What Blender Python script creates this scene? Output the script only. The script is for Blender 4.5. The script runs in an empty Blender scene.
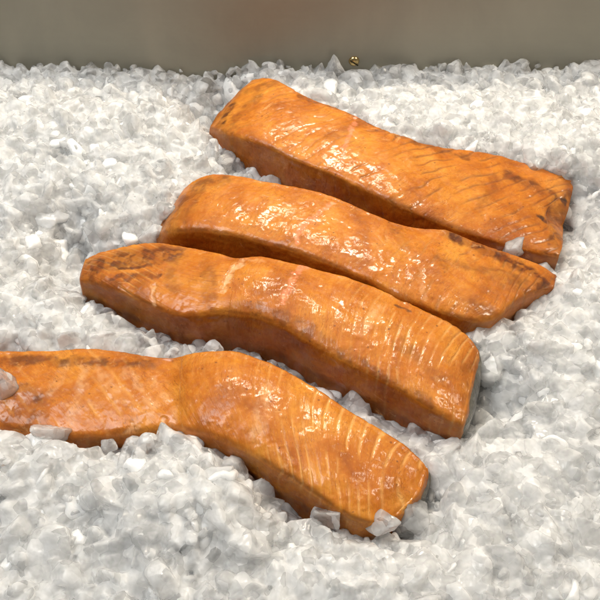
import bpy, math
import numpy as np
from mathutils import Vector, Matrix

# ------------------------------------------------------------------ camera
PITCH = math.radians(50.0); FOV = math.radians(42.0); DIST = 0.45
cam_d = bpy.data.cameras.new("camera"); cam = bpy.data.objects.new("camera", cam_d)
bpy.context.scene.collection.objects.link(cam)
cam_d.angle = FOV; cam_d.clip_start = 0.01; cam_d.clip_end = 50
cam.location = (0, -DIST*math.cos(PITCH), DIST*math.sin(PITCH))
cam.rotation_euler = (math.pi/2 - PITCH, 0, 0)
S = bpy.context.scene
S.camera = cam
C = S.collection

# ------------------------------------------------------------------ world, lamps, exposure
w = bpy.data.worlds.new("World"); S.world = w; w.use_nodes = True
bg = w.node_tree.nodes['Background']; bg.inputs[0].default_value = (0.95, 0.97, 1.0, 1); bg.inputs[1].default_value = 0.12

def area(name, loc, target, sx, sy, power, col):
    l = bpy.data.lights.new(name, 'AREA'); l.shape = 'RECTANGLE'; l.size = sx; l.size_y = sy
    l.energy = power; l.color = col
    o = bpy.data.objects.new(name, l); C.objects.link(o); o.location = loc
    o.rotation_euler = (Vector(target)-Vector(loc)).to_track_quat('-Z', 'Y').to_euler()
    return o
area('counter_lamp', (0.05, 0.52, 0.66), (0.02, 0.02, 0), 0.18, 0.12, 4.3, (1.0, 0.88, 0.70))
area('counter_lamp', (0.68, 0.12, 0.85), (0.1, 0.0, 0), 0.18, 0.18, 4.3, (1.0, 0.87, 0.70))
area('ceiling_light', (-0.6, 0.12, 1.25), (-0.1, 0, 0), 0.6, 0.6, 10.5, (0.985, 0.985, 0.96))

S.view_settings.view_transform = 'Standard'; S.view_settings.look = 'None'
S.view_settings.exposure = 0.30; S.view_settings.gamma = 1.0
S.render.engine = 'CYCLES'
cy = S.cycles
cy.max_bounces = 16; cy.use_adaptive_sampling = True; cy.adaptive_threshold = 0.025; cy.transparent_max_bounces = 24; cy.transmission_bounces = 14; cy.diffuse_bounces = 5; cy.glossy_bounces = 4
cy.caustics_refractive = True; cy.caustics_reflective = False; cy.sample_clamp_indirect = 40
cy.use_denoising = True

# ------------------------------------------------------------------ helpers
rng = np.random.default_rng(11)
CAM = np.array(cam.location)
FWD = np.array([0, math.cos(PITCH), -math.sin(PITCH)]); UP = np.array([0, math.sin(PITCH), math.cos(PITCH)])
RT = np.array([1.0, 0, 0]); TN = math.tan(FOV/2)
def at(px, py, z):
    """point of the place that stands at height z on the sight line of a photo position"""
    d = FWD + TN*((px-300)/300*RT - (py-300)/300*UP)
    return CAM + d*((z-CAM[2])/d[2])

def _h(ix, iy, iz, seed):
    n = (ix.astype(np.int64)*374761393 + iy.astype(np.int64)*668265263 + iz.astype(np.int64)*2147483647 + seed*974711) & 0xffffffff
    n = ((n ^ (n >> 13))*1274126177) & 0xffffffff
    n = ((n ^ (n >> 16))*2246822519) & 0xffffffff
    return ((n ^ (n >> 15)) & 0xffffff)/float(0xffffff)
def noise(P, scale, seed=0):
    """smooth value noise in -1..1"""
    Q = np.asarray(P)*scale; I = np.floor(Q); F = Q-I; F = F*F*F*(F*(F*6-15)+10)
    I = I.astype(np.int64); r = 0
    for a in (0, 1):
        for b in (0, 1):
            for c in (0, 1):
                wgt = (F[:, 0] if a else 1-F[:, 0])*(F[:, 1] if b else 1-F[:, 1])*(F[:, 2] if c else 1-F[:, 2])
                r = r + wgt*_h(I[:, 0]+a, I[:, 1]+b, I[:, 2]+c, seed)
    return r*2-1
def fbm(P, scale, seed=0, n=3):
    r = 0; a = 1; t = 0
    for k in range(n):
        r = r+a*noise(P, scale*2**k, seed+k*7); t += a; a *= 0.5
    return r/t
def sstep(a, b, x):
    t = np.clip((x-a)/(b-a), 0, 1); return t*t*(3-2*t)

def mesh_obj(name, V, faces, mat, parent=None, smooth=True):
    """faces: (n,3) or (n,4) int array"""
    me = bpy.data.meshes.new(name); V = np.asarray(V, dtype=np.float32); faces = np.asarray(faces, dtype=np.int32)
    me.vertices.add(len(V)); me.vertices.foreach_set('co', V.ravel())
    k = faces.shape[1]
    me.loops.add(faces.size); me.loops.foreach_set('vertex_index', faces.ravel())
    me.polygons.add(len(faces)); me.polygons.foreach_set('loop_start', np.arange(0, faces.size, k, dtype=np.int32))
    me.polygons.foreach_set('use_smooth', np.full(len(faces), smooth))
    me.update(calc_edges=True); me.validate()
    if mat: me.materials.append(mat)
    o = bpy.data.objects.new(name, me); C.objects.link(o)
    if parent is not None: o.parent = parent
    return o
def attr_color(o, name, arr):
    a = o.data.color_attributes.new(name, 'FLOAT_COLOR', 'POINT')
    full = np.ones((len(arr), 4), dtype=np.float32); full[:, :arr.shape[1]] = arr
    a.data.foreach_set('color', full.ravel())
def tag(o, label=None, cat=None, group=None, kind=None):
    for k, v in (('label', label), ('category', cat), ('group', group), ('kind', kind)):
        if v: o[k] = v
    return o

class NT:
    def __init__(s, name):
        s.m = bpy.data.materials.new(name); s.m.use_nodes = True; s.t = s.m.node_tree; s.t.nodes.clear()
        s.out = s.n('ShaderNodeOutputMaterial')
    def n(s, typ, **kw):
        nd = s.t.nodes.new(typ)
        for k, v in kw.items():
            if isinstance(k, str) and hasattr(nd, k): setattr(nd, k, v)
        return nd
    def l(s, a, b): s.t.links.new(a, b)
    def val(s, sock, v):
        if hasattr(v, 'is_linked'): s.l(v, sock)
        else: sock.default_value = v
    def math(s, op, a, b=0.0, clamp=False):
        nd = s.n('ShaderNodeMath', operation=op, use_clamp=clamp); s.val(nd.inputs[0], a); s.val(nd.inputs[1], b); return nd.outputs[0]
    def ramp(s, fac, stops):
        nd = s.n('ShaderNodeValToRGB'); cr = nd.color_ramp
        while len(cr.elements) < len(stops): cr.elements.new(0.5)
        for e, (p, c) in zip(cr.elements, stops): e.position = p; e.color = (*c, 1) if len(c) == 3 else c
        s.l(fac, nd.inputs[0]); return nd.outputs[0]
    def mix(s, fac, a, b, mode='MIX'):
        nd = s.n('ShaderNodeMix', data_type='RGBA', blend_type=mode); s.val(nd.inputs[0], fac)
        s.val(nd.inputs[6], a if hasattr(a, 'is_linked') else (*a, 1)); s.val(nd.inputs[7], b if hasattr(b, 'is_linked') else (*b, 1)); return nd.outputs[2]
    def noise(s, vec, scale, detail=3, rough=0.5, dist=0.0):
        nd = s.n('ShaderNodeTexNoise'); s.l(vec, nd.inputs['Vector']); nd.inputs['Scale'].default_value = scale
        nd.inputs['Detail'].default_value = detail; nd.inputs['Roughness'].default_value = rough; nd.inputs['Distortion'].default_value = dist
        return nd.outputs['Fac']
    def principled(s, **kw):
        nd = s.n('ShaderNodeBsdfPrincipled')
        for k, v in kw.items():
            s.val(nd.inputs[k.replace('_', ' ')], v)
        return nd
    def bump(s, h, strength, dist, normal=None):
        nd = s.n('ShaderNodeBump'); s.l(h, nd.inputs['Height']); nd.inputs['Strength'].default_value = strength
        nd.inputs['Distance'].default_value = dist
        if normal: s.l(normal, nd.inputs['Normal'])
        return nd.outputs[0]

# ------------------------------------------------------------------ materials
def mat_ice(name):
    t = NT(name); pos = t.n('ShaderNodeNewGeometry').outputs['Position']
    vc = t.n('ShaderNodeVertexColor', layer_name='piece'); sp = t.n('ShaderNodeSeparateColor'); t.l(vc.outputs[0], sp.inputs[0])
    fine = t.noise(pos, 1000, 2, 0.5); mid = t.noise(pos, 330, 2, 0.5)
    bm = t.bump(fine, 0.25, 0.0004); bm = t.bump(mid, 0.5, 0.0010, bm)
    cl = t.math('ADD', t.math('MULTIPLY', sp.outputs[0], 0.75), t.math('MULTIPLY', t.math('SUBTRACT', t.noise(pos, 230, 4, 0.6), 0.5), 0.9))
    col = t.ramp(cl, [(0.15, (0.91, 0.92, 0.92)), (0.75, (0.84, 0.855, 0.86))])
    rg = t.math('ADD', t.math('MULTIPLY', sp.outputs[1], 0.22), 0.10)
    milky = t.principled(Base_Color=col, Roughness=rg, IOR=1.33, Subsurface_Weight=1.0, Normal=bm, Coat_Weight=0.5, Coat_Roughness=0.04)
    t.l(t.bump(mid, 0.6, 0.0015), milky.inputs['Coat Normal'])
    milky.inputs['Subsurface Radius'].default_value = (1, 1, 1); milky.inputs['Subsurface Scale'].default_value = 0.0060
    t.l(milky.outputs[0], t.out.inputs[0])
    return t.m
def mat_clear(name, lo, hi, facet=0.9):
    """wet half clear ice: see-through faces, milky inclusions and rims, glossy surface"""
    t = NT(name); pos = t.n('ShaderNodeNewGeometry').outputs['Position']
    fine = t.noise(pos, 1000, 2, 0.5); mid = t.noise(pos, 280, 2, 0.5)
    vo = t.n('ShaderNodeTexVoronoi'); vo.inputs['Scale'].default_value = 165; vo.inputs['Randomness'].default_value = 1.0
    wp = t.n('ShaderNodeVectorMath', operation='ADD'); t.l(pos, wp.inputs[0]); nz = t.n('ShaderNodeTexNoise'); t.l(pos, nz.inputs['Vector']); nz.inputs['Scale'].default_value = 160
    ws = t.n('ShaderNodeVectorMath', operation='SCALE'); t.l(nz.outputs['Color'], ws.inputs[0]); ws.inputs['Scale'].default_value = .004; t.l(ws.outputs[0], wp.inputs[1]); t.l(wp.outputs[0], vo.inputs['Vector'])
    vf = t.n('ShaderNodeVectorMath', operation='DOT_PRODUCT'); t.l(vo.outputs['Color'], vf.inputs[0])
    off = t.n('ShaderNodeVectorMath', operation='SUBTRACT'); t.l(wp.outputs[0], off.inputs[0]); t.l(vo.outputs['Position'], off.inputs[1])
    vc2 = t.n('ShaderNodeVectorMath', operation='SUBTRACT'); t.l(vo.outputs['Color'], vc2.inputs[0]); vc2.inputs[1].default_value = (.5, .5, .5)
    t.l(vc2.outputs[0], vf.inputs[0]); t.l(off.outputs[0], vf.inputs[1])      # every cell a flat facet with a tilt of its own
    bm = t.bump(vf.outputs['Value'], facet, 1.0); bm = t.bump(fine, 0.3, 0.0003, bm); bm = t.bump(mid, 0.3, 0.0006, bm)
    sc_ = t.n('ShaderNodeSeparateColor'); t.l(vo.outputs['Color'], sc_.inputs[0])
    cv = t.math('ADD', t.math('MULTIPLY', sc_.outputs[0], 0.30), t.math('MULTIPLY', t.noise(pos, 130, 2, 0.5), 0.70))
    cloud = t.ramp(cv, [(0.33, (lo, lo, lo)), (0.68, (hi, hi, hi))])
    milky = t.principled(Base_Color=(0.99, 0.99, 0.985, 1), Roughness=0.06, IOR=1.31, Subsurface_Weight=1.0, Normal=bm)
    milky.inputs['Subsurface Radius'].default_value = (1, 1, 1); milky.inputs['Subsurface Scale'].default_value = 0.007
    gl = t.principled(Base_Color=(0.99, 0.995, 1, 1), Roughness=0.03, IOR=1.34, Transmission_Weight=1.0, Normal=bm)
    m = t.n('ShaderNodeMixShader'); t.l(cloud, m.inputs[0]); t.l(gl.outputs[0], m.inputs[1]); t.l(milky.outputs[0], m.inputs[2])
    t.l(m.outputs[0], t.out.inputs[0])
    return t.m
M_ICE = mat_ice('crushed_ice')
M_CHIPS = mat_clear('half_clear_ice', 0.20, 0.66)
M_CHUNK = mat_clear('clear_ice', 0.25, 0.60)

def mat_steel():
    t = NT('brushed_steel'); tc = t.n('ShaderNodeTexCoord').outputs['Object']
    mp = t.n('ShaderNodeMapping'); t.l(tc, mp.inputs[0]); mp.inputs['Scale'].default_value = (6, 6, 600)
    br = t.noise(mp.outputs[0], 1.0, 4, 0.6)
    sm = t.noise(tc, 14, 4, 0.6, 0.5)
    mp2 = t.n('ShaderNodeMapping'); t.l(tc, mp2.inputs[0]); mp2.inputs['Scale'].default_value = (40, 40, 4)
    drip = t.noise(mp2.outputs[0], 1.0, 2, 0.5)
    col = t.mix(t.ramp(sm, [(0.3, (0, 0, 0)), (0.7, (1, 1, 1))]), (0.35, 0.328, 0.262), (0.405, 0.378, 0.300))
    col = t.mix(t.math('MULTIPLY', t.ramp(drip, [(0.5, (0, 0, 0)), (0.8, (1, 1, 1))]), 0.35), col, (0.48, 0.43, 0.335))
    rg = t.math('ADD', t.math('MULTIPLY', br, 0.12), 0.58)
    bm = t.bump(br, 0.12, 0.0004)
    p = t.principled(Base_Color=col, Metallic=0.25, Roughness=rg, Normal=bm)
    t.l(p.outputs[0], t.out.inputs[0]); return t.m
M_STEEL = mat_steel()
def mat_simple(name, col, metal, rough):
    t = NT(name); p = t.principled(Base_Color=(*col, 1), Metallic=metal, Roughness=rough); t.l(p.outputs[0], t.out.inputs[0]); return t.m
M_BRASS = mat_simple('brass', (0.72, 0.52, 0.22), 1.0, 0.22)

def mat_flesh():
    t = NT('smoked_salmon_flesh'); pos = t.n('ShaderNodeNewGeometry').outputs['Position']
    at_ = t.n('ShaderNodeVertexColor', layer_name='marks'); sp = t.n('ShaderNodeSeparateColor'); t.l(at_.outputs[0], sp.inputs[0])
    groove, pale, crust = sp.outputs[0], sp.outputs[1], sp.outputs[2]
    at2 = t.n('ShaderNodeVertexColor', layer_name='spots'); sp2 = t.n('ShaderNodeSeparateColor'); t.l(at2.outputs[0], sp2.inputs[0])
    char_, pink = sp2.outputs[0], sp2.outputs[1]
    fl = t.n('ShaderNodeAttribute', attribute_name='flow').outputs['Vector']
    big = t.noise(pos, 38, 4, 0.6, 0.4); med = t.noise(pos, 170, 4, 0.65, 0.6); fine = t.noise(pos, 700, 3, 0.6)
    col = t.ramp(big, [(0.28, (0.30, 0.072, 0.003)), (0.46, (0.53, 0.160, 0.009)), (0.68, (0.68, 0.270, 0.030))])
    col = t.mix(t.math('MULTIPLY', t.ramp(med, [(0.48, (0, 0, 0)), (0.75, (1, 1, 1))]), 0.45), col, (0.34, 0.085, 0.005))
    col = t.mix(t.math('MULTIPLY', t.ramp(fine, [(0.55, (0, 0, 0)), (0.8, (1, 1, 1))]), 0.35), col, (0.85, 0.42, 0.07))
    col = t.mix(t.math('MULTIPLY', groove, 0.72, True), col, (0.80, 0.42, 0.12))
    col = t.mix(t.math('MULTIPLY', sp2.outputs[2], 0.75, True), col, (0.14, 0.032, 0.004))
    col = t.mix(t.math('MULTIPLY', crust, 1.0, True), col, (0.085, 0.020, 0.004))  # brown crust, and the painted shade of the fillet sides
    col = t.mix(t.math('MULTIPLY', pink, 0.8, True), col, (0.78, 0.27, 0.13))
    col = t.mix(pale, col, (0.80, 0.48, 0.24))
    ms = t.n('ShaderNodeMapping'); t.l(fl, ms.inputs[0]); ms.inputs['Scale'].default_value = (900, 260, 260)
    cr1 = t.ramp(t.noise(ms.outputs[0], 1.0, 5, 0.7, 1.5), [(0.52, (0, 0, 0)), (0.64, (1, 1, 1))])
    cr1 = t.math('MULTIPLY', cr1, t.ramp(t.noise(pos, 60, 3, 0.6), [(0.36, (0, 0, 0)), (0.56, (1, 1, 1))]))
    col = t.mix(t.math('MULTIPLY', cr1, 0.5), col, (0.17, 0.040, 0.004))
    pt = t.ramp(t.noise(pos, 110, 5, 0.7, 0.8), [(0.60, (0, 0, 0)), (0.72, (1, 1, 1))])
    col = t.mix(t.math('MULTIPLY', pt, 0.45), col, (0.80, 0.42, 0.16))
    dots = t.n('ShaderNodeTexVoronoi'); t.l(pos, dots.inputs['Vector']); dots.inputs['Scale'].default_value = 160
    dm = t.math('MULTIPLY', t.math('LESS_THAN', dots.outputs['Distance'], 0.10), t.math('GREATER_THAN', med, 0.52))
    col = t.mix(t.math('MULTIPLY', dm, 0.6), col, (0.10, 0.03, 0.01))
    col = t.mix(char_, col, (0.03, 0.015, 0.01))
    mpf = t.n('ShaderNodeMapping'); t.l(fl, mpf.inputs[0]); mpf.inputs['Scale'].default_value = (520, 150, 150)
    wr = t.noise(mpf.outputs[0], 1.0, 4, 0.6, 1.0)
    mpc = t.n('ShaderNodeMapping'); t.l(fl, mpc.inputs[0]); mpc.inputs['Scale'].default_value = (210, 45, 45)
    streak = t.ramp(t.noise(mpc.outputs[0], 1.0, 4, 0.65, 0.6), [(0.45, (0, 0, 0)), (0.68, (1, 1, 1))])
    col = t.mix(t.math('MULTIPLY', streak, 0.42), col, (0.38, 0.085, 0.003))
    smooth_ = t.ramp(t.noise(pos, 55, 3, 0.6), [(0.35, (0.25, 0.25, 0.25)), (0.62, (1, 1, 1))])
    wr = t.math('MULTIPLY', wr, smooth_)
    bm = t.bump(fine, 0.30, 0.0004); bm = t.bump(wr, 0.50, 0.0007, bm)
    rg = t.math('ADD', t.math('MULTIPLY', med, 0.30), 0.34)
    coatw = t.ramp(t.noise(pos, 75, 4, 0.6, 0.5), [(0.38, (0.08, 0.08, 0.08)), (0.66, (0.60, 0.60, 0.60))])
    p = t.principled(Base_Color=col, Roughness=rg, IOR=1.42, Subsurface_Weight=0.14, Specular_IOR_Level=0.35, Coat_Weight=coatw, Coat_Roughness=0.11, Normal=bm)
    p.inputs['Subsurface Radius'].default_value = (1.0, 0.35, 0.10); p.inputs['Subsurface Scale'].default_value = 0.004
    cb = t.bump(wr, 0.45, 0.0005); t.l(cb, p.inputs['Coat Normal'])
    t.l(p.outputs[0], t.out.inputs[0]); return t.m
M_FLESH = mat_flesh()
def mat_skin():
    t = NT('fish_skin'); pos = t.n('ShaderNodeNewGeometry').outputs['Position']
    n = t.noise(pos, 260, 4, 0.6); v = t.n('ShaderNodeTexVoronoi'); t.l(pos, v.inputs['Vector']); v.inputs['Scale'].default_value = 700
    col = t.ramp(n, [(0.3, (0.05, 0.045, 0.035)), (0.7, (0.16, 0.145, 0.11))])
    p = t.principled(Base_Color=col, Roughness=0.3, Coat_Weight=0.4, Normal=t.bump(v.outputs['Distance'], 0.4, 0.0005))
    t.l(p.outputs[0], t.out.inputs[0]); return t.m
M_SKIN = mat_skin()

# ------------------------------------------------------------------ ice surface height
HP = [  # photo x, y, height of the ice there
 (-80,78,.007),(0,78,.007),(100,78,.007),(200,76,.007),(300,76,.007),(354,84,.003),(400,82,.007),(500,86,.008),(600,86,.008),(700,86,.008),
 (-60,98,.010),(40,98,.010),(110,104,.004),(170,104,.009),(-60,122,.018),(20,124,.018),(90,122,.018),(160,124,.017),
 (30,180,.014),(120,180,.014),(30,250,.010),(120,225,.009),(180,150,.010),(20,310,.009),(80,325,.008),(60,290,.004),
 (215,150,.004),(250,165,-.002),(290,180,-.002),(150,335,.005),(210,352,.003),(260,364,.002),(300,378,.001),(350,402,.001),(400,422,.002),(435,438,.003),(450,460,.008),(430,500,.013),
 (240,60,.012),(300,85,.010),(400,115,.010),(480,130,.012),(575,150,.017),(640,150,.014),
 (500,250,.017),(580,230,.018),(540,310,.013),(600,300,.015),(604,205,.016),(588,252,.019),(578,278,.018),(545,262,.018),(522,254,.018),(568,266,.020),(500,350,.012),(560,380,.013),(640,400,.010),(490,430,.010),(520,500,.011),(600,500,.010),
 (-60,446,.024),(0,448,.024),(40,456,.021),(100,466,.016),(150,474,.013),(178,488,.006),(200,495,.004),(240,505,.005),(290,522,.009),(330,540,.017),(365,545,.019),(350,560,.017),(400,542,.018),(460,560,.014),
 (0,540,.014),(100,560,.012),(200,590,.014),(200,550,.013),(240,550,.012),(300,600,.012),(560,590,.012),(-100,600,.010),(700,600,.010),(300,680,.010),(0,680,.012),(600,680,.01)]
HPw = np.array([at(*p) for p in HP])
def H(x, y):
    x = np.asarray(x, float); y = np.asarray(y, float); K = np.vstack([HPw, np.array(CONTACT), np.array(CONTACT)]) if CONTACT else HPw
    return Hk(x, y, K)
def Hk(x, y, HPw):
    d2 = (x[..., None]-HPw[:, 0])**2+(y[..., None]-HPw[:, 1])**2
    wt = np.exp(-d2/(2*.013**2))+1e-4*np.exp(-d2/(2*.12**2))+1e-12
    return (wt*HPw[:, 2]).sum(-1)/wt.sum(-1)

# ------------------------------------------------------------------ fillets
def catmull(P, t):
    """P (n, ...) control, t in 0..n-1"""
    n = len(P); i = np.clip(np.floor(t).astype(int), 0, n-2); f = (t-i).reshape(-1, *([1]*(P.ndim-1)))
    p0 = P[np.clip(i-1, 0, n-1)]; p1 = P[i]; p2 = P[i+1]; p3 = P[np.clip(i+2, 0, n-1)]
    return 0.5*((2*p1)+(-p0+p2)*f+(2*p0-5*p1+4*p2-p3)*f**2+(-p0+3*p1-3*p2+p3)*f**3)
def catmull_closed(P, m):
    """P (L, n, 3): closed curve per row -> (L, m, 3)"""
    n = P.shape[1]; t = np.linspace(0, n, m, endpoint=False); i = np.floor(t).astype(int); f = (t-i)[None, :, None]
    p0 = P[:, (i-1) % n]; p1 = P[:, i % n]; p2 = P[:, (i+1) % n]; p3 = P[:, (i+2) % n]
    return 0.5*((2*p1)+(-p0+p2)*f+(2*p0-5*p1+4*p2-p3)*f**2+(-p0+3*p1-3*p2+p3)*f**3)

ZB = -0.016
CONTACT = []
def sections(st):
    """st rows: TB px, TF px, top height (or None), BF px (or None), height of the ice at BF, crown, mid shift"""
    rows = []
    for s in st:
        TBp, TFp, zT, BFp, zI, crown, mid = s
        tf = at(*TFp, zT); tb = at(*TBp, zT-.002)
        bf = tf+np.array([0, -.0015, 0]); bf[2] = 0
        if BFp is not None:                       # where the ice meets the side
            lo, hi = -.03, zT
            for _ in range(40):
                m = (lo+hi)/2
                if at(*BFp, m)[1] < bf[1]: lo = m
                else: hi = m
            CONTACT.append(at(*BFp, lo)+np.array([0, -.004, .0075]))
        ac = tb-tf; ac[2] = 0; wd = np.linalg.norm(ac); a = ac/wd; up = np.array([0, 0, 1.0])
        hgt = zT-ZB; r = min(.0058, wd*.17, hgt*.22)
        bl = bf.copy(); bl[2] = ZB
        sd = (bf-tf)/max(np.linalg.norm(bf-tf), 1e-6)
        bb = tb+a*.002; bb[2] = ZB
        q = lambda f: tf+(tb-tf)*f+up*crown*(1-(2*f-1)**2)
        mm = np.array([mid[0], mid[1], 0])*1.0
        rows.append([tf+sd*r*1.15, tf+(a*1.0+sd)*r*.20, q(.13), q(.30)+mm*.6, q(.5)+mm, q(.70)+mm*.6, q(.90), tb-a*r*.2, tb-up*r*1.2,
                     tb+a*.0012-up*hgt*.5, bb, (bb+bl)/2, bl, (tf+bl)/2+(bf-tf)*np.array([.2, .2, 0])])
    return np.array(rows)

def loft(SEC, L, m):
    cen = SEC.mean(1); d = np.r_[0, np.cumsum(np.linalg.norm(np.diff(cen, axis=0), axis=1))]
    tt = np.interp(np.linspace(0, d[-1], L), d, np.arange(len(d)))
    P = catmull_closed(catmull(SEC, tt), m)
    return P, np.linspace(0, d[-1], L)

def cap_rings(ring, axis, k, bulge):
    c = ring.mean(0); out = []
    for j in range(1, k+1):
        th = j/(k+.3)*math.pi/2
        out.append(c+(ring-c)*math.cos(th)+axis*bulge*math.sin(th))
    return out

def close_mesh(rings):
    L, m = rings.shape[:2]
    V = rings.reshape(-1, 3); i = np.arange(L-1)[:, None]*m; j = np.arange(m)[None, :]; jn = (j+1) % m
    F = np.stack([i+j, i+jn, i+m+jn, i+m+j], -1).reshape(-1, 4)
    V = np.vstack([V, rings[0].mean(0), rings[-1].mean(0)]); a = L*m; b = a+1
    j = np.arange(m); jn = (j+1) % m
    tri1 = np.stack([np.full(m, a), jn, j, j], -1); tri2 = np.stack([np.full(m, b), (L-1)*m+j, (L-1)*m+jn, (L-1)*m+jn], -1)
    return V, F, tri1[:, :3], tri2[:, :3]

FOOT = []
def poly_mesh(name, V, quads, tris, mat, parent):
    me = bpy.data.meshes.new(name)
    nq, nt = len(quads), len(tris)
    V = np.asarray(V, dtype=np.float32)
    me.vertices.add(len(V)); me.vertices.foreach_set('co', V.ravel())
    loops = np.r_[quads.ravel(), tris.ravel()].astype(np.int32)
    me.loops.add(len(loops)); me.loops.foreach_set('vertex_index', loops)
    me.polygons.add(nq+nt)
    me.polygons.foreach_set('loop_start', np.r_[np.arange(nq)*4, nq*4+np.arange(nt)*3].astype(np.int32))
    me.polygons.foreach_set('use_smooth', np.ones(nq+nt, bool))
    me.update(calc_edges=True); me.validate(); me.materials.append(mat)
    o = bpy.data.objects.new(name, me); C.objects.link(o); o.parent = parent
    return o

def fillet(label, st, phase, seed, dark=0.0, side_shade=.6, wk=1.6, endk=1.0, pale=(), pink=(), char=(), crusts=(), skin_end=-.002, bulge=(.002, .002), depth=.00030):
    SEC = sections(st)
    L, m = 460, 300
    P, u = loft(SEC, L, m)
    ax0 = P[0].mean(0)-P[6].mean(0); ax0[2] = 0; ax0 /= np.linalg.norm(ax0)
    ax1 = P[-1].mean(0)-P[-7].mean(0); ax1[2] = 0; ax1 /= np.linalg.norm(ax1)
    k = 22
    r0 = cap_rings(P[0], ax0, k, bulge[0])[::-1]; r1 = cap_rings(P[-1], ax1, k, bulge[1])
    R = np.concatenate([np.array(r0), P, np.array(r1)]); U = np.r_[np.full(k, 0.0), u, np.full(k, u[-1])]
    V, Q, t1, t2 = close_mesh(R)
    n = len(R)*m
    # normals
    dU = np.gradient(R, axis=0); dM = np.roll(R, -1, 1)-np.roll(R, 1, 1)
    N = np.cross(dM, dU); N /= np.maximum(np.linalg.norm(N, axis=2, keepdims=True), 1e-12)
    cen = R.mean(1, keepdims=True)
    if ((R-cen)*N)[k:-k].sum() < 0: N = -N
    Nf = N.reshape(-1, 3); Vf = V[:n]
    uu = np.repeat(U, m); fr = np.tile(np.arange(m)/m, len(R))   # fr runs round the section: 0..8/14 is the top
    v = (Vf-np.repeat((P[np.clip(np.arange(len(R))-k, 0, L-1)][:, int(m*1/14)]), m, 0))
    vv = np.linalg.norm(v[:, :2], axis=1)
    topm = sstep(.25, .75, Nf[:, 2])
    tot = u[-1]
    warp = fbm(Vf, 60, seed, 2)*.0028+noise(Vf, 22, seed+3)*.004
    ph, amp = phase(uu+warp*wk, vv, tot, Vf)
    saw = ph-np.floor(ph); FS = .0075
    line = np.exp(-((saw-.5)/.105)**2)
    brk = sstep(-.30, .30, fbm(Vf, 75, seed+5, 3))
    h = -line*depth*1.3*brk*amp
    h = h*(.35+.65*topm)
    h += fbm(Vf, 28, seed+11, 3)*.0014+fbm(Vf, 130, seed+17, 3)*.00050+fbm(Vf*np.array([1, 1, 1]), 420, seed+23, 2)*.00014
    groove = line*amp*brk*(.7+.3*topm); DK = groove*dark; groove = groove*(1-dark)
    PALE = np.zeros(n); PINK = np.zeros(n); CHAR = np.zeros(n)
    jit = Vf+np.stack([fbm(Vf, 190, seed+31, 4), fbm(Vf, 190, seed+32, 4), 0*uu], 1)*.0038
    def stroke(path, wd, z=None):
        pts = np.array([at(a, b, .026 if z is None else z) for a, b in path]); best = np.full(n, 9.0)
        for a, b in zip(pts[:-1], pts[1:]):
            d = (b-a)[:2]; tpar = np.clip(((jit[:, :2]-a[:2])@d)/(d@d+1e-12), 0, 1)
            best = np.minimum(best, np.linalg.norm(jit[:, :2]-(a[:2]+tpar[:, None]*d), axis=1))
        return np.exp(-(best/wd)**4)*topm
    for path, wd, s, dp in pale:
        q_ = stroke(path, wd); PALE = np.maximum(PALE, q_*s*(.30+.70*sstep(-.35, .25, fbm(Vf, 330, seed+41, 3)))*.85); h -= .7*q_*dp
    for path, wd, s, dp in pink:
        q_ = stroke(path, wd); PINK = np.maximum(PINK, q_*s*sstep(-.60, .05, fbm(Vf, 260, seed+44, 3))); h += .5*q_*dp*(fbm(Vf, 350, seed+43, 2))
        PALE = np.maximum(PALE, q_*s*.45*sstep(0.1, .5, fbm(Vf, 420, seed+45, 2)))
    for path, wd, s in char:
        CHAR = np.maximum(CHAR, stroke(path, wd)*s)
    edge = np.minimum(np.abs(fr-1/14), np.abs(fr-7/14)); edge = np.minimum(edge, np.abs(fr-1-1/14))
    CR_SHADE = np.exp(-(edge/.022)**2)*.55*sstep(-.4, .3, fbm(Vf, 90, seed+51, 3))
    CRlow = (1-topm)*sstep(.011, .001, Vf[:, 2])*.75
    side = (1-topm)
    CR_SHADE = np.maximum(CR_SHADE, side*side_shade*(.6+.4*fbm(Vf, 60, seed+57, 3)))  # browned side faces, with their shade painted into the colour too
    CR_SHADE = np.maximum(CR_SHADE, CRlow)
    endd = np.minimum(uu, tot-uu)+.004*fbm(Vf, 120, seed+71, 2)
    CR_SHADE = np.maximum(CR_SHADE, np.exp(-np.maximum(endd, 0)/.006)*.8*endk*(.5+.5*sstep(-.3, .3, fbm(Vf, 150, seed+73, 2))))
    for path, wd, s in crusts:
        CR_SHADE = np.maximum(CR_SHADE, stroke(path, wd*1.35)*min(1, s*1.15)*(.45+.55*sstep(-.25, .30, fbm(Vf, 240, seed+53, 3))))
    Vn = Vf+Nf*h[:, None]
    V = np.vstack([Vn, Vn[:m].mean(0), Vn[-m:].mean(0)])
    root = bpy.data.objects.new('salmon_fillet', None); C.objects.link(root)
    base = P.mean((0, 1)); base[2] = 0; root.location = base
    tag(root, label, 'fish fillet', 'smoked salmon fillets lying on the crushed ice')
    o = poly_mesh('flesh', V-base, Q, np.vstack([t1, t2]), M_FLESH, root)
    z2 = np.zeros(2)
    attr_color(o, 'marks', np.stack([np.r_[groove, z2], np.r_[PALE, z2], np.r_[CR_SHADE, z2]], 1))
    attr_color(o, 'flow', np.stack([np.r_[ph*FS, z2], np.r_[vv, z2], np.r_[side*vv*0+Vf[:, 2], z2]], 1))
    attr_color(o, 'spots', np.stack([np.r_[CHAR, z2], np.r_[PINK, z2], np.r_[DK, z2]], 1))
    # skin: thin dark under-layer, standing a little proud of the flesh at the bottom and the cut end
    Ps, us = loft(SEC, 120, 90)
    zs = -.006+np.maximum(0, skin_end+.006)*sstep(us[-1]-.030, us[-1]-.004, us)
    c2 = Ps.mean(1, keepdims=True).copy()
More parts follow.
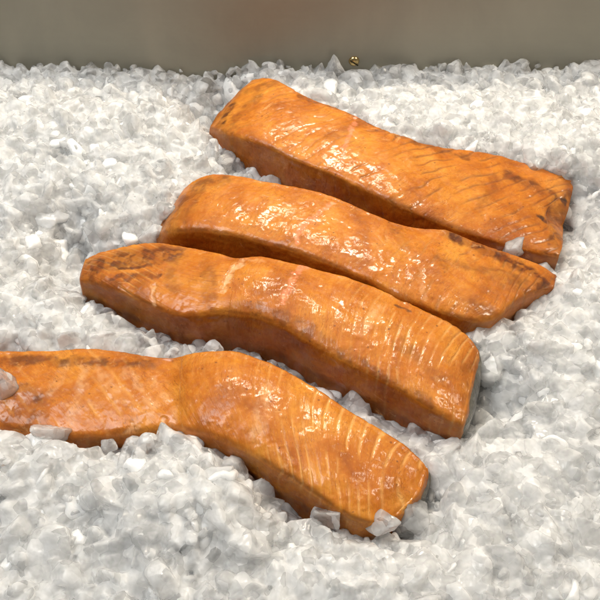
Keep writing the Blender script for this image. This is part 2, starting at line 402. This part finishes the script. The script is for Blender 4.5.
    off = Ps-c2; off[..., 2] = 0; off[off[..., 1] < 0] *= -.9; off /= np.maximum(np.linalg.norm(off, axis=2, keepdims=True), 1e-9)
    Ps = Ps+off*.0009
    Ps[..., 2] = np.minimum(Ps[..., 2], zs[:, None]); Ps[..., 2] -= .0004
    ring = np.array(cap_rings(Ps[-1], ax1, 10, .0062 if skin_end > .006 else .001)); ring0 = np.array(cap_rings(Ps[0], ax0, 6, .0006))[::-1]
    Rs = np.concatenate([ring0, Ps, ring]); Rs += (noise(Rs.reshape(-1, 3), 180, seed+61)*.0006).reshape(Rs.shape[0], -1, 1)*np.array([1, 1, 0])
    Vs, Qs, a1, a2 = close_mesh(Rs)
    poly_mesh('skin', Vs-base, Qs, np.vstack([a1, a2]), M_SKIN, root)
    q = P[::12]; FOOT.append(np.vstack([q[:, int(m*1/14), :2], q[::-1, int(m*7/14), :2]]))
    print('fillet', label[:20], 'len %.3f' % tot, 'top z', np.round(SEC[:, 1, 2], 3))
    return root

N_ = None
cz = .0025
def row(tb, tf, zT=None, bf=None, zI=0.0, crown=cz, mid=(0, 0)): return (tb, tf, zT, bf, zI, crown, mid)

A = [row((247,84),(209,127),.014,(209,134),crown=.002), row((255,79),(221,131),.021,(221,142)), row((273,79),(244,137),.026,(244,156)), row((293,89),(269,146),.028,(269,173)),
     row((318,101),(299,160),.028,(297,187)), row((345,111),(329,171),.028,(325,198)), row((375,126),(358,185),.027,(353,209)), row((405,136),(388,199),.0265,(386,219)),
     row((440,146),(420,213),.0235,(420,226)), row((475,151),(452,226),.0205,(452,234)), row((510,158),(488,237),.0175,(488,242)), row((540,166),(520,246),.0145,(520,250), mid=(-.001,0)), row((560,172),(545,252),.013,(545,256), crown=.001,mid=(-.005,0)), row((573,178),(560,255),.012,(560,258),crown=0,mid=(-.012,.001))]
B = [row((178,198),(156,237),.012,None,crown=.001), row((188,186),(168,232),.021,None), row((208,174),(193,229),.027,None), row((238,174),(221,232),.029,None), row((270,181),(250,238),.029,None),
     row((300,187),(284,247),.029,None), row((326,193),(314,257),.029,None), row((356,205),(344,269),.028,None), row((386,218),(372,281),.028,None), row((415,225),(398,295),.027,None),
     row((444,228),(424,304),.026,(424,310)), row((470,238),(450,314),.024,(450,319)), row((496,248),(474,320),.022,(474,325)), row((515,255),(495,318),.020,(495,322)), row((532,261),(517,300),.018,(517,306),crown=.002), row((546,268),(538,291),.016,(538,297),crown=.002), row((554,274),(552,288),.014,(552,293),crown=.001)]
Cc = [row((87,257),(81,281),.015,(80,292),crown=.001), row((100,251),(96,284),.018,(97,298)), row((125,245),(117,291),.020,(118,306)), row((152,241),(143,301),.022,(143,316)),
      row((180,245),(170,312),.0235,(168,328)), row((207,249),(195,314),.0255,(193,337)), row((235,257),(222,312),.027,(222,343),crown=.003), row((263,256),(250,315),.028,(250,350),crown=.004), row((291,262),(277,323),.028,(276,357),crown=.004),
      row((322,269),(304,338),.0275,(303,366),crown=.004), row((350,277),(331,353),.027,(330,379),crown=.003), row((378,287),(358,367),.026,(356,390),crown=.003), row((405,299),(385,381),.025,(382,401),crown=.003), row((430,311),(408,394),.024,(406,411)),
      row((452,323),(430,407),.0225,(428,420)), row((468,335),(448,417),.020,(446,427),crown=.002), row((478,348),(461,424),.018,(460,430),crown=.001)]
D = [row((-60,352),(-60,425),.018,None), row((-20,350),(-20,425),.018,(-20,425)), row((20,350),(20,430),.018,(20,430)), row((55,349),(52,436),.018,(52,439)), row((88,347),(85,436),.0185,(85,441)), row((122,350),(116,433),.019,(116,443)), row((150,355),(148,430),.020,(148,450)),
     row((172,356),(172,427),.022,(172,470),crown=.001), row((190,353),(188,430),.025,(188,474),crown=.003), row((212,350),(208,435),.027,(208,478),crown=.004), row((235,350),(228,442),.027,(228,478),crown=.005), row((260,358),(250,453),.0265,(250,484),crown=.005), row((285,369),(272,466),.026,(272,492),crown=.005),
     row((310,383),(294,479),.025,(294,503),crown=.004), row((335,399),(315,493),.0245,(315,514),crown=.004), row((360,415),(333,506),.0235,(333,518),crown=.003), row((384,430),(349,516),.022,(349,524),crown=.002), row((404,443),(364,522),.020,(364,528),crown=.002), row((418,455),(379,524),.018,(379,529),crown=.001,mid=(.001,0)), row((427,466),(394,518),.016,(394,524),crown=0,mid=(.002,-.001))]

def phA(u, v, T, V): return (u-.85*v)/.0085, .45+.55*sstep(.35*T, .5*T, u)
def phB(u, v, T, V): return (u-.35*v)/.0090, .35+.5*sstep(.55*T, .7*T, u)
def phC(u, v, T, V):
    w_ = sstep(.62*T, .80*T, u); l_ = 1-sstep(.14*T, .26*T, u)
    return np.where(u < .4*T, (u*.25+1.1*v)/.0060, (u+.25*v-6*v*v)/.0055), .10+.95*w_*(u > .4*T)+.8*l_*(u < .4*T)
def phD(u, v, T, V):
    w_ = sstep(.62*T, .80*T, u)
    return np.where(u < .5*T, (u+.65*v)/.0115, (u+.35*v-9*(v-.02)**2)/.0062), .25+.85*w_+.35*(u < .42*T)

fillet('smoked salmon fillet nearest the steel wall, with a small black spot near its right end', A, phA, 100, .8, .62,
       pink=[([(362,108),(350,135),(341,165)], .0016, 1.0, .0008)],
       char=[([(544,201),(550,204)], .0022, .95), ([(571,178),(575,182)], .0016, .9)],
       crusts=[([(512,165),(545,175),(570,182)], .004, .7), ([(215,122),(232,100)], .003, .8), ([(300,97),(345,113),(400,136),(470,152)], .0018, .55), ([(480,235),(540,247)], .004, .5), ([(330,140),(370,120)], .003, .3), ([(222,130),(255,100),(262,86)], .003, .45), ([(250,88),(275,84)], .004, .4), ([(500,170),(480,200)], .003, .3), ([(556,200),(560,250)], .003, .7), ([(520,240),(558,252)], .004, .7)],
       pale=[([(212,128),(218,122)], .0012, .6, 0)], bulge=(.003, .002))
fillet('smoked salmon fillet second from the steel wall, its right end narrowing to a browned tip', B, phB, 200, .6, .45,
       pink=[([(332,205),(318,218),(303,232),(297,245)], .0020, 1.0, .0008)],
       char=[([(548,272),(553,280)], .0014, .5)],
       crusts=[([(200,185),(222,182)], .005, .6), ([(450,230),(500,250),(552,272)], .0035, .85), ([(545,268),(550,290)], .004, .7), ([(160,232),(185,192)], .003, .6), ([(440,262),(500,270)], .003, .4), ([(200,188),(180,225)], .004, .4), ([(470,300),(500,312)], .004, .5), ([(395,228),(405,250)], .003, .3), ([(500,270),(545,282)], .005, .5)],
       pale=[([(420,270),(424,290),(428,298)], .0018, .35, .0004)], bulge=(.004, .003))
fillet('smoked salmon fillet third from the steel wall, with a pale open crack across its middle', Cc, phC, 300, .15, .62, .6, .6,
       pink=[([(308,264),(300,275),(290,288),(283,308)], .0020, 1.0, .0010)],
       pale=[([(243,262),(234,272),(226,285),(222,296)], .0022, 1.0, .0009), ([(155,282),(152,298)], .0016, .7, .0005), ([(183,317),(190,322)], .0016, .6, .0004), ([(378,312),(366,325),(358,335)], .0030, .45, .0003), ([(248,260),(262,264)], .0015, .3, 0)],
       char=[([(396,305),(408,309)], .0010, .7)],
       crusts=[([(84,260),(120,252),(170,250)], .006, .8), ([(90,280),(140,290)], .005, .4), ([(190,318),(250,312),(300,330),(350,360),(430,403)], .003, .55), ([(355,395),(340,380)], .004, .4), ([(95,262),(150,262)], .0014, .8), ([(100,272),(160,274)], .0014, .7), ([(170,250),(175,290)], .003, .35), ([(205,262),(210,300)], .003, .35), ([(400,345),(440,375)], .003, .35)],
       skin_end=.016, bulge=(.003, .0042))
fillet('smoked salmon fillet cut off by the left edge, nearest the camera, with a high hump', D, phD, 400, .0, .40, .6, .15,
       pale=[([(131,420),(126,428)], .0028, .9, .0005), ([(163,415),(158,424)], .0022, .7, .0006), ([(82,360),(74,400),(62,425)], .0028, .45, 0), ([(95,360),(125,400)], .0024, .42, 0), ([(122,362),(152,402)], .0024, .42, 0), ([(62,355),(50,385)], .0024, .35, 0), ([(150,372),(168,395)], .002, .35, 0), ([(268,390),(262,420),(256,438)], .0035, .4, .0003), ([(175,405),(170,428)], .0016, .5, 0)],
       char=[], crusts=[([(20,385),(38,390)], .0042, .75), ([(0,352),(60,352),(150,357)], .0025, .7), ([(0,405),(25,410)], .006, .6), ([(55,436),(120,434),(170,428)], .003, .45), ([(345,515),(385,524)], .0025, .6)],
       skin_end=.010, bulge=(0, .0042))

# ------------------------------------------------------------------ ice pieces
def icosphere(sub):
    p = (1+5**.5)/2
    v = [(-1,p,0),(1,p,0),(-1,-p,0),(1,-p,0),(0,-1,p),(0,1,p),(0,-1,-p),(0,1,-p),(p,0,-1),(p,0,1),(-p,0,-1),(-p,0,1)]
    f = [(0,11,5),(0,5,1),(0,1,7),(0,7,10),(0,10,11),(1,5,9),(5,11,4),(11,10,2),(10,7,6),(7,1,8),(3,9,4),(3,4,2),(3,2,6),(3,6,8),(3,8,9),(4,9,5),(2,4,11),(6,2,10),(8,6,7),(9,8,1)]
    v = [np.array(q)/np.linalg.norm(q) for q in v]
    for _ in range(sub):
        c = {}; nf = []
        def md(a, b):
            k = (min(a, b), max(a, b))
            if k not in c:
                q = v[a]+v[b]; v.append(q/np.linalg.norm(q)); c[k] = len(v)-1
            return c[k]
        for a, b, d in f:
            x, y, z = md(a, b), md(b, d), md(d, a); nf += [(a, x, z), (b, y, x), (d, z, y), (x, y, z)]
        f = nf
    return np.array(v), np.array(f)
def chunk_shape(dirs, seed, nplanes=9, sharp=40):
    r = np.random.default_rng(seed); nrm = r.normal(size=(nplanes, 3)); nrm /= np.linalg.norm(nrm, axis=1, keepdims=True)
    h = r.uniform(.62, 1.0, nplanes)
    c = dirs@nrm.T; inv = np.maximum(c, .02)/h                 # 1/r to each plane
    rr = 1/((inv**sharp).sum(1)**(1/sharp))
    rr = np.minimum(rr, 1.45)
    P = dirs*rr[:, None]*np.array([1.12, r.uniform(.62, 1), r.uniform(.5, .9)])
    P += dirs*(fbm(dirs+seed*3.1, 2.3, seed, 3)*.07)[:, None]
    P += dirs*(fbm(dirs+seed*1.7, 7, seed+9, 2)*.03)[:, None]
    return P
def rotmats(n, r):
    q = r.normal(size=(n, 4)); q /= np.linalg.norm(q, axis=1, keepdims=True); w_, x, y, z = q.T
    return np.stack([1-2*(y*y+z*z), 2*(x*y-z*w_), 2*(x*z+y*w_), 2*(x*y+z*w_), 1-2*(x*x+z*z), 2*(y*z-x*w_), 2*(x*z-y*w_), 2*(y*z+x*w_), 1-2*(x*x+y*y)], 1).reshape(n, 3, 3)
D3, F3 = icosphere(3); D2, F2 = icosphere(2); D4, F4 = icosphere(4)
SH3 = [chunk_shape(D3, s) for s in range(40)]; SH2 = [chunk_shape(D2, s) for s in range(40)]

def sdist(xy, poly):
    a = poly; b = np.roll(poly, -1, 0); best = np.full(len(xy), 9.0); ins = np.zeros(len(xy), bool)
    for p, q in zip(a, b):
        d = q-p; t = np.clip(((xy-p)@d)/(d@d+1e-15), 0, 1); best = np.minimum(best, np.linalg.norm(xy-(p+t[:, None]*d), axis=1))
        cond = ((p[1] > xy[:, 1]) != (q[1] > xy[:, 1])); xi = (q[0]-p[0])*(xy[:, 1]-p[1])/(q[1]-p[1]+1e-15)+p[0]
        ins ^= cond & (xy[:, 0] < xi)
    return np.where(ins, -best, best)
YW = at(300, 70, .012)[1]+.004       # the steel wall's face
def scatter(n_try, spacing, rlo, rhi, dz, xr, yr, seed, mind, jit=(-.0025, .0018)):
    r = np.random.default_rng(seed)
    xy = np.stack([r.uniform(*xr, n_try), r.uniform(*yr, n_try)], 1); rad = rlo+(rhi-rlo)*r.random(n_try)**1.8
    order = np.argsort(-rad); xy = xy[order]; rad = rad[order]
    sd = np.min([sdist(xy, p) for p in FOOT], 0)
    ok = sd > rad*mind; ok &= xy[:, 1] < YW-rad*.75
    xy = xy[ok]; rad = rad[ok]
    cell = .02; grid = {}; keep = []
    for i in range(len(xy)):
        gx, gy = int(math.floor(xy[i, 0]/cell)), int(math.floor(xy[i, 1]/cell)); good = True
        for a in (-1, 0, 1):
            for b in (-1, 0, 1):
                for j in grid.get((gx+a, gy+b), ()):
                    if (xy[i, 0]-xy[j, 0])**2+(xy[i, 1]-xy[j, 1])**2 < ((rad[i]+rad[j])*spacing)**2: good = False; break
                if not good: break
            if not good: break
        if good: grid.setdefault((gx, gy), []).append(i); keep.append(i)
    xy = xy[keep]; rad = rad[keep]
    z = H(xy[:, 0], xy[:, 1])+dz+r.uniform(*jit, len(xy))-rad*.55
    return np.c_[xy, z], rad
def merge(layers):
    Vs, Fs = [], []; off = 0
    for cen, rad, SHs, F, seed in layers:
        r = np.random.default_rng(seed); R = rotmats(len(cen), r); pick = r.integers(0, len(SHs), len(cen))
        for i in range(len(cen)):
            Vs.append((SHs[pick[i]]@R[i].T)*rad[i]+cen[i]); Fs.append(F+off); off += len(SHs[0])
    return np.vstack(Vs).astype(np.float32), np.vstack(Fs)
XR, YR = (-.30, .30), (-.22, YW)
l1 = scatter(60000, .50, .0050, .0090, .0000, XR, YR, 1, .2)
l2 = scatter(30000, .50, .0060, .0100, -.0025, XR, YR, 2, .15)
l3 = scatter(9000, .62, .0025, .0045, .0000, XR, YR, 3, .5)
print('chunks', len(l1[1]), len(l2[1]), len(l3[1]))
V, F = merge([(l1[0], l1[1], SH3, F3, 5), (l2[0], l2[1], SH2, F2, 6), (l3[0], l3[1], SH2, F2, 7)])
# packed ice below the loose pieces: a closed slab, fused with the pieces into one surface
gx = np.linspace(-.31, .31, 240); gy = np.linspace(-.23, YW-.0005, 200); X, Y = np.meshgrid(gx, gy)
Z = H(X.ravel(), Y.ravel())-.008; G = np.c_[X.ravel(), Y.ravel(), Z]; G[:, 2] += fbm(G, 70, 5, 3)*.003
nx, ny = len(gx), len(gy)
i = np.arange(ny-1)[:, None]*nx+np.arange(nx-1)[None, :]
Fq = np.stack([i, i+1, i+1+nx, i+nx], -1).reshape(-1, 4)
G2 = G.copy(); G2[:, 2] = -.040; n_ = len(G)
rim = np.r_[np.arange(nx), np.arange(1, ny)*nx+nx-1, (ny-1)*nx+np.arange(nx-2, -1, -1), np.arange(ny-2, 0, -1)*nx]
rn = np.roll(rim, -1); Fs_ = np.stack([rim, rim+n_, rn+n_, rn], -1)
Fall = np.vstack([Fq, Fq[:, ::-1]+n_, Fs_]); Ft = np.vstack([Fall[:, :3], Fall[:, [0, 2, 3]]])
F = np.vstack([F, Ft+len(V)]); V = np.vstack([V, G, G2]).astype(np.float32)
def fuse(V, F, vox, mat, name):
    raw = mesh_obj('raw_ice', V, F, None)
    md = raw.modifiers.new('fuse', 'REMESH'); md.mode = 'VOXEL'; md.voxel_size = vox; md.use_smooth_shade = True
    dg = bpy.context.evaluated_depsgraph_get(); me = bpy.data.meshes.new_from_object(raw.evaluated_get(dg))
    bpy.data.objects.remove(raw)
    me.materials.clear(); me.materials.append(mat); me.name = name
    return me
me = fuse(V, F, .00075, M_ICE, 'crushed_ice')
nv = len(me.vertices); co = np.empty(nv*3, np.float32); me.vertices.foreach_get('co', co); co = co.reshape(-1, 3)
no = np.empty(nv*3, np.float32); me.vertex_normals.foreach_get('vector', no); no = no.reshape(-1, 3)
from mathutils import kdtree
kc = np.vstack([l1[0], l3[0]]); kr = np.r_[l1[1], l3[1]]; kd = kdtree.KDTree(len(kc)); rr_ = np.random.default_rng(9).random((len(kc), 2))
for q_ in range(len(kc)): kd.insert(kc[q_], q_)
kd.balance()
idx = np.fromiter((kd.find(p)[1] for p in co.tolist()), np.int64, nv); pc = np.c_[rr_[idx], np.zeros(nv)].astype(np.float32)
co += no*(fbm(co, 330, 77, 2)*.00045)[:, None]
me.vertices.foreach_set('co', co.ravel())
me.polygons.foreach_set('use_smooth', np.ones(len(me.polygons), bool)); me.update()
ice = bpy.data.objects.new('crushed_ice', me); C.objects.link(ice); attr_color(ice, 'piece', pc)
print('fused ice verts', nv)
tag(ice, 'bed of wet milky crushed ice that the salmon fillets lie on', 'crushed ice', kind='stuff')
l4 = scatter(60000, .46, .0034, .0094, .0056, XR, YR, 4, .15, (-.0040, .0028))
l5 = scatter(40000, .50, .0050, .0095, .0025, XR, YR, 14, .15); l6 = scatter(14000, .7, .0018, .0034, .0068, XR, YR, 15, .5)
print('chips', len(l4[1]), len(l5[1]), len(l6[1]))
V, F = merge([(l4[0], l4[1], SH3, F3, 8), (l5[0], l5[1], SH2, F2, 18), (l6[0], l6[1], SH2, F2, 19)])
me = fuse(V, F, .00065, M_CHIPS, 'loose_ice'); me.polygons.foreach_set('use_smooth', np.ones(len(me.polygons), bool))
chips = bpy.data.objects.new('loose_ice', me); C.objects.link(chips)
tag(chips, 'clear wet ice chips strewn over the crushed ice bed', 'ice chips', kind='stuff')

# single pieces that stand out
def piece(px, py, z, r, seed, label, flat=1.0, nplanes=9):
    s = chunk_shape(D4, seed, nplanes, 30); R = rotmats(1, np.random.default_rng(seed))[0]
    P = (s@R.T)*r*np.array([1, 1, flat]); c = at(px, py, z)
    o = mesh_obj('ice_chunk', P, F4, M_CHUNK); o.location = c
    tag(o, label, 'ice chunk', 'loose pieces of clear ice'); return o
piece(334, 70, .014, .0078, 901, 'pointed ice piece standing against the steel wall just left of the brass screw')
piece(364, 80, .010, .0070, 902, 'ice piece directly below the brass screw at the steel wall')
piece(395, 70, .017, .0055, 903, 'small ice piece against the steel wall just right of the brass screw')
piece(4, 384, .021, .0058, 904, 'clear ice piece resting on top of the nearest fillet at the left edge')
piece(48, 434, .019, .0075, 905, 'clear ice lump leaning on the front of the nearest fillet towards the left edge')
piece(160, 455, .012, .0088, 906, 'clear rounded ice lump against the nearest fillet just left of its hump')
piece(215, 487, .006, .0085, 907, 'clear ice lump below the shaded side of the nearest fillet, under its hump')
piece(107, 446, .013, .0050, 908, 'small pointed ice piece poking up in front of the low part of the nearest fillet')
piece(328, 517, .014, .0080, 909, 'tilted clear ice shard against the lower front corner of the nearest fillet')
piece(383, 524, .016, .0070, 910, 'ice piece tinged orange by the bottom right corner of the nearest fillet')
piece(410, 515, .008, .0085, 911, 'grey clear ice lump beside the cut right end of the nearest fillet')
piece(513, 246, .010, .0064, 912, 'clear ice lump wedged between the right ends of the two fillets nearest the wall')
piece(223, 160, .008, .0075, 913, 'ice lump under the left tip of the fillet nearest the steel wall')

# ------------------------------------------------------------------ steel wall and screw
import bmesh
def box_bm(x0, x1, y0, y1, z0, z1, bev=0):
    bm = bmesh.new(); bmesh.ops.create_cube(bm, size=1)
    for v_ in bm.verts: v_.co = ((x0+x1)/2+v_.co.x*(x1-x0), (y0+y1)/2+v_.co.y*(y1-y0), (z0+z1)/2+v_.co.z*(z1-z0))
    if bev: bmesh.ops.bevel(bm, geom=bm.edges[:], offset=bev, segments=3, affect='EDGES')
    return bm
def bm_obj(name, bm, mat, parent=None):
    me = bpy.data.meshes.new(name); bm.to_mesh(me); bm.free(); me.materials.append(mat)
    for p in me.polygons: p.use_smooth = False
    o = bpy.data.objects.new(name, me); C.objects.link(o); o.parent = parent; return o
wall = bm_obj('steel_wall', box_bm(-.55, .55, YW, YW+.012, -.06, .067, .0015), M_STEEL)
tag(wall, 'dull brushed steel back wall of the display counter behind the ice', 'steel wall')
sc = at(354, 61, 0); d = sc-CAM; sp = CAM+d*((YW-CAM[1])/d[1])
bm = bmesh.new()
prof = [(.0001, -.0027), (.0016, -.0026), (.0030, -.0019), (.0038, -.0007), (.0040, .0002)]
rings = []
for r_, y_ in prof: rings.append([bm.verts.new((sp[0]+r_*math.cos(a*math.pi/16), YW+y_, sp[2]+r_*math.sin(a*math.pi/16))) for a in range(32)])
for a, b in zip(rings[:-1], rings[1:]):
    for k in range(32): bm.faces.new((a[k], a[(k+1) % 32], b[(k+1) % 32], b[k]))
bm.faces.new(rings[0])
bmesh.ops.recalc_face_normals(bm, faces=bm.faces)
scr = bm_obj('screw', bm, M_BRASS, wall)
for p in scr.data.polygons: p.use_smooth = True
sl = box_bm(-.0036, .0036, -.0004, .0004, -.00045, .00045)
bmesh.ops.rotate(sl, verts=sl.verts, cent=(0, 0, 0), matrix=Matrix.Rotation(math.radians(35), 3, 'Y'))
bmesh.ops.translate(sl, verts=sl.verts, vec=(sp[0], YW-.0026, sp[2]))
bm_obj('slot', sl, mat_simple('slot_dark', (.06, .045, .02), .5, .6), scr)  # dark bar set across the screw head as its slot
